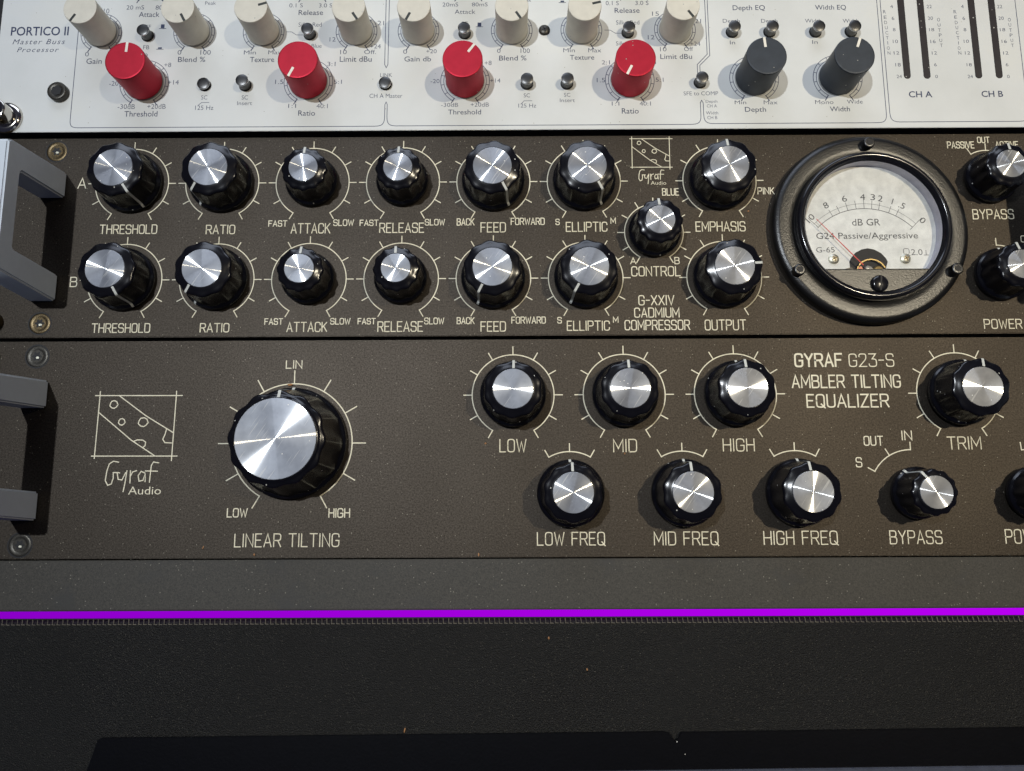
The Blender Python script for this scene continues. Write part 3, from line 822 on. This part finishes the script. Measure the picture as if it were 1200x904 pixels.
# pull handles -----------------------------------------------------------------------
def handle(parent, xr, yc, left=True, zi=29.4):
    """U shaped bar, legs on the panel; xr = edge nearest the middle of the rack"""
    prof = [(-28.1, 0), (-25.6, 35.8), (-24.4, 38.0), (24.4, 38.0), (25.6, 35.8), (28.1, 0), (16.8, 0), (15.6, zi - 0.8), (14.9, zi), (-14.9, zi), (-15.6, zi - 0.8), (-16.8, 0)]
    bm = bmesh.new()
    x0, x1 = (-11.0, 0.0) if left else (0.0, 11.0)
    a = [bm.verts.new((x0 * MM, y * MM, z * MM)) for y, z in prof]
    b = [bm.verts.new((x1 * MM, y * MM, z * MM)) for y, z in prof]
    n = len(prof)
    bm.faces.new(a); bm.faces.new(b[::-1])
    for i in range(n): bm.faces.new((a[i], b[i], b[(i + 1) % n], a[(i + 1) % n]))
    bmesh.ops.recalc_face_normals(bm, faces=list(bm.faces))
    bmesh.ops.bevel(bm, geom=list(bm.edges), offset=0.7 * MM, segments=3, affect='EDGES')
    put('handle', mesh_of('handle', bm, M['handle'], True, 35), parent, (xr, yc, 0.0))
handle(compressor, -188.9, 44.0); handle(equalizer, -188.6, -45.4, zi=31.5)
handle(compressor, 221.5, 44.0, False); handle(equalizer, 221.5, -45.4, False)

# ================================================================== white processor controls
def tall_knob(r, h, mat, mark):
    prof = [(r * 0.97, 0.7), (r, 0.9), (r * 0.985, 3.2), (r * 0.99, h * 0.6), (r * 1.0, h - 0.8), (r * 1.0, h - 0.4), (r - 0.12, h - 0.1), (r - 0.4, h), (r - 0.8, h), (0.05, h)]
    body = mesh_of('knob', lathe_bm(prof, 96), mat, True, 30)
    ln = mesh_of('marker_line', box_bm(-0.52, 0.52, r * 0.46, r - 0.12, h - 0.3, h + 0.03), mark)
    col = mesh_of('knob_collar', lathe_bm([(r * 1.02, 0.0), (r * 1.02, 0.35), (r * 0.9, 0.5), (r * 0.9, 0.9)], 72), M['skirt'], True, 30)
    return body, ln, col
K_RED = tall_knob(8.25, 16.8, M['red'], M['mark_white'])
K_CREAM = tall_knob(6.95, 16.8, M['cream'], M['mark_dark'])
K_SLATE = tall_knob(8.25, 17.0, M['slate'], M['mark_white'])
LBIG, LSMALL = ladder_mesh(10.5, 1.35), ladder_mesh(8.9, 1.2)
def knob_w(kind, x, y, ang, ring):
    put('dial_scale', ring, processor, (x, y, 2.02))
    b, l, c = kind
    k = put('knob', b, processor, (x, y, 2.02), -math.radians(ang))
    child('marker_line', l, k); child('knob_collar', c, k)
for x, a in ((-178.5, 212), (-138.0, 152), (-107.7, 73), (-67.2, 147), (-40.2, 207), (0.4, 147), (30.7, 77), (71.4, 144)):
    knob_w(K_CREAM, x, 136.0, a, LSMALL)
for x, a in ((-158.1, 3.5), (-87.3, 206), (-19.8, 37), (51.1, 207)):
    knob_w(K_RED, x, 112.3, a, LBIG)
for x, a in ((104.6, -5), (140.5, 20)):
    knob_w(K_SLATE, x, 112.8, a, LBIG)
for x in (-158.1, -87.0, -18.6, 54.0):
    knob_w(K_SLATE, x, 160.5, 30, LBIG)
BTN = []
for h in (4.6, 1.9):
    BTN.append((mesh_of('push_button', lathe_bm([(2.35, 0), (2.35, h - 0.5), (2.6, h - 0.45), (2.6, h - 0.1), (2.35, h), (1.8, h + 0.12), (1.0, h + 0.18), (0.05, h + 0.2)], 48), M['button'], True, 28),
                mesh_of('button_rim', lathe_bm([(2.62, h - 0.50), (2.68, h - 0.42), (2.68, h - 0.22), (2.6, h - 0.14)], 48, cap_top=False, cap_bottom=False), M['bright'], True)))
BHOLE = mesh_of('button_hole', lathe_bm([(2.75, 0), (2.75, 0.02)], 40), M['hole'])
for x, y, dn in ((-158.2, 134.3, 0), (-131.9, 110.9, 1), (-114.4, 110.7, 0), (-87.5, 134.5, 0), (-54.0, 110.9, 1), (-20.1, 134.5, 0), (6.8, 110.7, 0), (24.0, 110.7, 0),
                 (50.8, 134.5, 0), (81.2, 110.9, 0), (96.1, 134.5, 0), (112.4, 134.5, 0), (132.3, 134.4, 0), (147.7, 134.4, 0)):
    b = put('push_button', BTN[dn][0], processor, (x, y, 2.02))
    child('button_rim', BTN[dn][1], b)
    child('button_hole', BHOLE, b)

# printed frames
def frame_lines(parent, lines, mat, w, z):
    bm = bmesh.new()
    for k, l in enumerate(lines):
        ribbon(bm, rounded(l), w, (k % 5) * 0.004)
    put('printed_frame', mesh_of('printed_frame', bm, mat), parent, (0, 0, z))
YT = 200
frame_lines(processor, [[(-188.6, YT), (-188.6, 91.7, 3.6), (-54.1, 91.7, 4.2), (-54.1, 101.6), (-53.6, 102.8), (-53.1, 101.6), (-53.1, 91.8, 4.2), (81.0, 91.8, 4.2), (81.0, 101.6), (81.6, 102.8), (82.2, 101.6), (82.2, 92.1, 4.2), (160.1, 92.1, 4.2), (160.1, YT)]], M['ink'], 0.28, 2.02)
frame_lines(processor, [[(161.6, YT), (161.6, 92.4, 4.2), (220.5, 92.4, 4.2), (220.5, YT)]], M['ink'], 0.28, 2.02)
frame_lines(processor, [[(-54.6, YT), (-54.6, 120.2), (-53.9, 118.7), (-53.2, 120.2), (-53.2, YT)]], M['ink'], 0.28, 2.02)
frame_lines(processor, [[(84.9, YT), (84.9, 124.2), (80.4, 119.4), (80.4, 114.5)], [(86.0, YT), (86.0, 123.6), (81.5, 119.0), (81.5, 114.5)]], M['ink'], 0.28, 2.02)
frame_lines(processor, [[(-97.8, 135.9), (-95.5, 135.9), (-93.4, 134.4), (-90.4, 134.4)], [(40.8, 135.9), (43.2, 135.9), (45.4, 134.4), (48.2, 134.4)],
                        [(-134.3, 101.6), (-132.8, 103.0), (-129.6, 103.0)], [(4.3, 101.6), (5.6, 103.0), (8.9, 103.0)]], M['thin_ink'], 0.22, 2.02)
# push switch pictograms (square block on a line; flat block on a line)
def pictogram(x, y, tall):
    bm = bmesh.new()
    ribbon(bm, [(-1.5, -1.0), (1.5, -1.0)], 0.25, 0)
    v = [bm.verts.new((a * MM, b * MM, 0.004 * MM)) for a, b in ((-0.8, -0.8), (0.8, -0.8), (0.8, 1.0 if tall else -0.1), (-0.8, 1.0 if tall else -0.1))]
    bm.faces.new(v)
    put('printed_pictogram', mesh_of('printed_pictogram', bm, M['ink']), processor, (x, y, 2.03))
for x, y, t in ((-151.9, 138.8, 1), (-152.4, 129.0, 0), (-117.5, 150.2, 0), (-13.7, 138.8, 1), (22.6, 150.2, 0)):
    pictogram(x, y, t)
# meter slots with smoked lens
def slot_pts(w, y0, y1, k=10):
    pts = []
    for i in range(k + 1):
        a = PI + PI * i / k
        pts.append((w * math.cos(a), y0 + w + w * math.sin(a)))
    pts += [(w, y1), (-w, y1)]
    return pts
for x, _ in SLOTS:
    s = put('meter_slot', mesh_of('meter_slot', prism_bm(slot_pts(1.50, 0, 78), 0.0, 0.035), M['hole']), processor, (x, 112.2, 2.0))
    child('slot_lens', mesh_of('slot_lens', prism_bm(slot_pts(1.32, 0.25, 77.7), 0.0, 0.06), M['slot']), s)

# ================================================================== round needle meter
MX, MY = 148.5, 44.6
bez = lathe_bm([(40.4, 0.0), (40.6, 0.5), (40.6, 2.6), (40.45, 3.4), (40.0, 4.1), (39.3, 4.6), (38.5, 4.92), (38.0, 5.02), (37.6, 5.05), (34.6, 5.0), (34.2, 4.98), (32.6, 4.7), (32.0, 4.4), (31.0, 4.4)], 160, cap_top=False, cap_bottom=False)
meter = put('needle_meter', mesh_of('needle_meter', bez, M['crinkle'], True, 60), compressor, (MX, MY, 0))
rim = lathe_bm([(31.6, 4.0), (31.6, 7.3), (31.3, 8.2), (30.7, 8.7), (30.0, 8.8), (29.4, 8.6), (28.8, 7.9), (28.4, 7.0), (28.1, 6.7)], 160, cap_top=False, cap_bottom=False)
put('meter_rim', mesh_of('meter_rim', rim, M['gloss'], True, 60), meter, (MX, MY, 0))
put('meter_wall', mesh_of('meter_wall', lathe_bm([(28.05, 6.75), (28.0, 1.9)], 120, cap_top=False, cap_bottom=False), M['wall'], True), meter, (MX, MY, 0))
put('dial_face', mesh_of('dial_face', lathe_bm([(28.2, 1.2), (28.2, 2.0)], 96), M['paper']), meter, (MX, MY, 0))
YC = 25.7 - MY
def seg_pts(r, yc, lower=True, n=40):
    a = math.asin(yc / r)
    pts = []
    if lower:
        a0, a1 = PI - a, 2 * PI + a
    else:
        a0, a1 = a, PI - a
    for i in range(n + 1):
        t = a0 + (a1 - a0) * i / n
        pts.append((r * math.cos(t), r * math.sin(t)))
    return pts
put('meter_lower_plate', mesh_of('meter_lower_plate', prism_bm(seg_pts(28.3, YC, True), 2.1, 6.9, 0.25), M['crinkle']), meter, (MX, MY, 0))
put('plate_gap', mesh_of('plate_gap', box_bm(-21.2, 21.2, 0.0, 0.35, 2.1, 6.8), M['hole']), meter, (MX, MY + YC + 0.02, 0))
put('meter_glass', mesh_of('meter_glass', prism_bm(seg_pts(27.9, YC + 0.4, False), 6.1, 6.4), M['glass']), meter, (MX, MY, 0))
zs = put('zero_screw', mesh_of('zero_screw', lathe_bm([(3.4, 0), (3.4, 0.9), (3.1, 1.35), (2.4, 1.6), (0.05, 1.75)], 48), M['gloss'], True, 40), meter, (148.7, 19.7, 6.9))
child('screw_slot', mesh_of('screw_slot', box_bm(-0.32, 0.32, -3.0, 3.0, 1.2, 1.78), M['hole']), zs, rz=-0.12)
for x, y in ((148.9, 80.3), (116.6, 25.6), (180.4, 25.6)):
    cap_bolt(meter, x, y, 5.0, 2.35, 3.4, M['button'], 'meter_bolt')
# dial print
AX, AY, AR = 147.2, 26.1, 27.6
bm = bmesh.new()
ribbon(bm, arc_pts(0, 0, AR, -45.5, 45.5, 60), 0.26, 0)
ribbon(bm, arc_pts(0, 0, AR + 2.15, -45.5, 45.5, 60), 0.13, 0)
for a, r1 in ((-45, 5.6), (-28.4, 3.1), (-21.4, 3.3), (-13.9, 3.5), (-6.5, 3.6), (0.4, 3.9), (6.8, 3.7), (12.9, 3.3), (21.8, 3.1), (28.3, 3.3), (45.5, 5.8)):
    s, c = math.sin(math.radians(a)), math.cos(math.radians(a))
    r0 = AR - (1.4 if a > 40 else 0)
    ribbon(bm, [(r0 * s, r0 * c), ((AR + r1) * s, (AR + r1) * c)], 0.2, 0.006)
put('dial_arc', mesh_of('dial_arc', bm, M['dial_ink']), meter, (AX, AY, 2.03))
def dial_text(s, cx, cy, w, h, rz=0.0):
    font_text(s, cx - w / 2, cx + w / 2, cy - h / 2, cy + h / 2, meter, 2.03, M['dial_ink'], 'n', rz=rz)
for s, x, y, w, rz in (('10', 124.6, 49.6, 3.6, 44), ('8', 131.5, 55.2, 2.0, 27), ('6', 139.4, 58.1, 2.0, 14), ('4', 147.1, 58.8, 2.1, 0), ('3', 151.4, 58.7, 1.9, -6), ('2', 154.5, 58.1, 1.9, -12),
                       ('1', 159.5, 56.8, 0.9, -20), ('.5', 163.3, 55.0, 2.6, -25), ('0', 171.4, 48.4, 2.0, -46)):
    dial_text(s, x, y, w, 2.6, math.radians(rz))
font_text('dB GR', 141.9, 153.6, 46.3, 49.2, meter, 2.03, M['dial_ink'], 'n')
font_text('G24 Passive/Aggressive', 126.6, 168.8, 40.6, 43.2, meter, 2.03, M['dial_ink'], 'n')
font_text('G-65', 126.2, 133.8, 34.7, 37.0, meter, 2.03, M['dial_ink'], 't')
font_text('2.0', 165.4, 170.1, 33.4, 35.9, meter, 2.03, M['dial_ink'], 't')
bm = bmesh.new()
ribbon(bm, rounded([(161.9, 33.3), (162.7, 33.3), (162.3, 34.4, 0.3), (162.3, 36.2, 1.05), (164.6, 36.2, 1.05), (164.6, 34.4, 0.3), (164.2, 33.3), (165.0, 33.3)]), 0.22, 0)
ribbon(bm, [(170.6, 33.4), (172.5, 33.4)], 0.22, 0.0)
ribbon(bm, [(171.55, 33.5), (171.55, 35.5)], 0.22, 0.005)
put('dial_symbol', mesh_of('dial_symbol', bm, M['dial_ink']), meter, (0, 0, 2.03))
# works behind the dial cut-out
HX, HY = 147.5, 28.6
op = [(-7.7, -3.2), (-8.0, 2.0), (-7.2, 3.6), (-5.2, 5.9), (-2.6, 7.3), (0, 7.8), (2.6, 7.3), (5.4, 5.7), (7.3, 3.4), (7.9, 2.0), (7.0, -0.6), (6.0, -3.2)]
put('movement_opening', mesh_of('movement_opening', prism_bm(op[::-1], 0, 0.05), M['hole']), meter, (HX, HY, 2.0))
bm = bmesh.new()
path = arc_pts(0.3, -3.6, 6.2, -70, 64, 24)
ribbon(bm, path, 0.5, 0)
ex = bmesh.ops.extrude_face_region(bm, geom=list(bm.faces))
for v in [g for g in ex['geom'] if isinstance(g, bmesh.types.BMVert)]: v.co.z += 0.5 * MM
bmesh.ops.recalc_face_normals(bm, faces=list(bm.faces))
put('movement_arch', mesh_of('movement_arch', bm, M['gold']), meter, (HX, HY, 2.9))
put('movement_coil', mesh_of('movement_coil', box_bm(-1.9, 1.5, -1.0, 1.6, 0, 1.2, 0.3), M['coil']), meter, (HX - 4.2, HY - 2.2, 2.2), rz=0.6)
put('movement_hub', mesh_of('movement_hub', lathe_bm([(1.9, 0), (1.9, 1.1), (1.4, 1.6), (0.1, 1.7)], 24), M['bright'], True, 35), meter, (HX - 0.8, HY - 1.7, 2.3))
put('movement_spring', mesh_of('movement_spring', lathe_bm([(2.1, 0), (2.2, 0.6), (1.7, 1.3), (0.5, 1.5)], 24), M['gold'], True, 35), meter, (HX + 3.3, HY - 2.1, 2.3))
put('movement_bracket', mesh_of('movement_bracket', box_bm(-2.6, 2.6, -1.2, 0.9, 0, 0.8, 0.3), M['black_steel']), meter, (HX - 9.4, HY - 1.9, 2.05), rz=0.25)
put('movement_bracket', mesh_of('movement_bracket', box_bm(-2.8, 2.8, -1.2, 0.3, 0, 0.8, 0.3), M['black_steel']), meter, (HX + 9.6, HY - 1.6, 2.05), rz=-0.08)
for x in (133.1, 162.7):
    s = put('dial_screw', mesh_of('dial_screw', lathe_bm([(2.15, 0), (2.1, 0.5), (1.5, 0.95), (0.05, 1.1)], 32), M['satin'], True, 40), meter, (x, 31.8, 2.0))
    for rr in (0.4, 0.4 + PI / 2):
        child('screw_slot', mesh_of('screw_slot', box_bm(-1.1, 1.1, -0.22, 0.22, 0.8, 1.14), M['brass']), s, rz=rr)
bm = bmesh.new()
dx, dy = 143.3 - 126.7, 29.6 - 48.0
L = math.hypot(dx, dy)
prof = [(-0.18, 0), (0.18, 0), (0.13, L), (-0.13, L)]
needle = prism_bm([(-0.2, 0), (0.2, 0), (0.09, L + 2.0), (-0.09, L + 2.0)], 0, 0.22)
put('needle', mesh_of('needle', needle, M['needle']), meter, (142.8 + 1.0, 29.3 - 1.1, 5.0), rz=math.atan2(-dy, -dx) - PI / 2)

# ================================================================== front edge of the desk
def tagged(name, me, loc, label, cat, group=None, rz=0.0):
    o = put(name, me, None, loc, rz)
    o['label'] = label; o['category'] = cat
    if group: o['group'] = group
    return o
tagged('trim_board', mesh_of('trim_board', box_bm(-250, 250, -9.55, 9.55, -12, 0.0, 0.4), M['ledge']), (16, -98.6, -0.2), 'long dusty dark grey board running under the equalizer, just above the violet light', 'board')
strip = thing('light_strip', 'thin glowing violet light strip between grey board and black cloth', 'light strip', (16, -109.8, -6))
put('channel', mesh_of('channel', box_bm(-250, 250, -1.75, 1.75, 0, 4.6), M['tape']), strip, (16, -109.95, -6))
put('diffuser', mesh_of('diffuser', box_bm(-250, 250, -1.28, 1.28, 0, 1.2, 0.3), M['led']), strip, (16, -109.75, -1.4))
# black cloth: gently uneven sheet with hem and stitches
cloth = thing('cloth_cover', 'black grained cloth cover with a stitched top hem, below the violet light strip', 'cloth', (16, -112, -3))
bm = bmesh.new()
nx, ny = 90, 50
g = []
for j in range(ny + 1):
    row = []
    for i in range(nx + 1):
        x = -250 + 500 * i / nx
        y = -112.0 - 190 * (j / ny) ** 1.3
        z = -0.3 + 0.25 * math.sin(x * 0.031 + y * 0.05) + 0.15 * math.sin(x * 0.09 - y * 0.11)
        if j == 0: z = -1.1
        row.append(bm.verts.new((x * MM, (y + 112) * MM, z * MM)))
    g.append(row)
for j in range(ny):
    for i in range(nx):
        bm.faces.new((g[j][i], g[j + 1][i], g[j + 1][i + 1], g[j][i + 1]))
bm.normal_update()
ext = bmesh.ops.extrude_edge_only(bm, edges=[e for e in bm.edges if e.is_boundary])
for v in [q for q in ext['geom'] if isinstance(q, bmesh.types.BMVert)]: v.co.z -= 6 * MM
bmesh.ops.recalc_face_normals(bm, faces=list(bm.faces))
put('cloth_sheet', mesh_of('cloth_sheet', bm, M['fabric'], True, 60), cloth, (16, -112, -0.2))
# stitches: L shaped thread loops along the hem, about 2 mm apart
def tube(bm, a, b, r, n=5):
    a, b = Vector(a), Vector(b)
    d = (b - a).normalized()
    u = d.orthogonal().normalized(); v = d.cross(u)
    ra = [bm.verts.new((a + (u * math.cos(2 * PI * i / n) + v * math.sin(2 * PI * i / n)) * r) * MM) for i in range(n)]
    rb = [bm.verts.new((b + (u * math.cos(2 * PI * i / n) + v * math.sin(2 * PI * i / n)) * r * 0.8) * MM) for i in range(n)]
    for i in range(n):
        bm.faces.new((ra[i], ra[(i + 1) % n], rb[(i + 1) % n], rb[i]))
    bm.faces.new(ra[::-1]); bm.faces.new(rb)
bm = bmesh.new()
x = -230.0
rr = random.Random(3)
while x < 262:
    j = rr.uniform(-0.12, 0.12)
    tube(bm, (x - 16 + j, 1.9 + rr.uniform(-0.1, 0.1), 0.1), (x - 16 + 0.2 + j, 0.15, 0.42), rr.uniform(0.10, 0.19))
    tube(bm, (x - 16 + j - 0.05, 0.12, 0.4), (x - 16 + 1.35 + j, rr.uniform(-0.08, 0.08), 0.38), rr.uniform(0.13, 0.2))
    x += 1.97
s = put('stitching', mesh_of('stitching', bm, M['thread']), cloth, (16, -113.4, -0.35), kind='stuff')
# thin near-black plate over the cloth, slanted left end, notched upper edge
plate = thing('black_plate', 'flat matt black plate over the cloth along the bottom, with slanted left corner', 'plate', (16, -200, 0.3))
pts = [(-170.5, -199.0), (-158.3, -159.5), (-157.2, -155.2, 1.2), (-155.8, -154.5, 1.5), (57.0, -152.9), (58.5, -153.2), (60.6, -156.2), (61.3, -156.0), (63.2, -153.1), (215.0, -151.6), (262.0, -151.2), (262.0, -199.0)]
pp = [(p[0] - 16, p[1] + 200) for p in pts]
put('plate_body', mesh_of('plate_body', prism_bm(pp[::-1], 0, 1.1, 0.25), M['plate']), plate, (16, -200, 0.3))
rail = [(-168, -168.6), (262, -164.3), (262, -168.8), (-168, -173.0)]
put('plate_rail', mesh_of('plate_rail', prism_bm([(a - 16, b + 200) for a, b in rail][::-1], 1.0, 2.0, 0.3), M['rail']), plate, (16, -200, 0.3))

# ================================================================== crumbs and dust
def crumb_mesh(seed, sx, sy, sz):
    r = random.Random(seed)
    bm = bmesh.new()
    bmesh.ops.create_icosphere(bm, subdivisions=2, radius=1.0)
    for v in bm.verts:
        k = 1 + r.uniform(-0.22, 0.22)
        v.co = Vector((v.co.x * sx * k, v.co.y * sy * k, v.co.z * sz * k)) * MM
    return mesh_of('crumb', bm, M['crumb'], True)
for k, (x, y, z, sx, sy, rz, lab) in enumerate(CRUMBS):
    tagged('crumb', crumb_mesh(k, sx, sy, min(sx, sy) * 0.7), (x, y, z), lab, 'crumb', 'brown crumbs scattered over the gear', rz)
bm = bmesh.new()
rd = random.Random(11)
def grain(x, y, z, s):
    a = rd.uniform(0, PI)
    v = [bm.verts.new(((x + s * math.cos(a + t)) * MM, (y + s * math.sin(a + t)) * MM, z * MM)) for t in (0, 2.1, 4.2)]
    t = bm.verts.new((x * MM, y * MM, (z + s * 0.8) * MM))
    for i in range(3): bm.faces.new((v[i], v[(i + 1) % 3], t))
for _ in range(600):
    x = rd.uniform(-222, 240); y = rd.uniform(-108, 87)
    z = 0.0 if y > -88.6 else -0.2
    if -0.7 < y < 0.7: continue
    s = 0.06 + 0.10 * rd.random() ** 3
    grain(x, y, z + 0.02, s)
for _ in range(500):
    grain(rd.uniform(-222, 240), rd.uniform(-151, -116), 0.1, 0.05 + 0.10 * rd.random() ** 3)
for _ in range(420):      # grit gathered along the panel joints and the stitched hem
    k = rd.random()
    if k < 0.45: grain(rd.uniform(-222, 240), -88.1 + rd.gauss(0, 0.35), 0.02, 0.06 + 0.12 * rd.random() ** 2)
    elif k < 0.7: grain(rd.uniform(-222, 240), -90.2 - abs(rd.gauss(0, 1.2)), -0.18, 0.06 + 0.12 * rd.random() ** 2)
    elif k < 0.85: grain(rd.uniform(-222, 240), 1.4 + abs(rd.gauss(0, 1.0)), 0.02, 0.06 + 0.10 * rd.random() ** 2)
    else:
        a = rd.uniform(0, 2 * PI); kx, ky = rd.choice([(0.3, Y1), (45.3, Y1), (90.3, Y1), (22.8, -63.7), (67.8, -63.7), (112.8, -63.7), (-88.6, -43.3), (-46.0, 67.3), (-7.7, 24.9)])
        q = (24.5 if kx < -80 else 14.6) + abs(rd.gauss(0, 1.6)); grain(kx + q * math.cos(a), ky + q * math.sin(a), 0.04, 0.06 + 0.10 * rd.random() ** 2)
put('dust', mesh_of('dust', bm, M['dust']), None, (0, 0, 0), kind='stuff')

for o in bpy.data.objects:
    if '_w' in o: del o['_w']
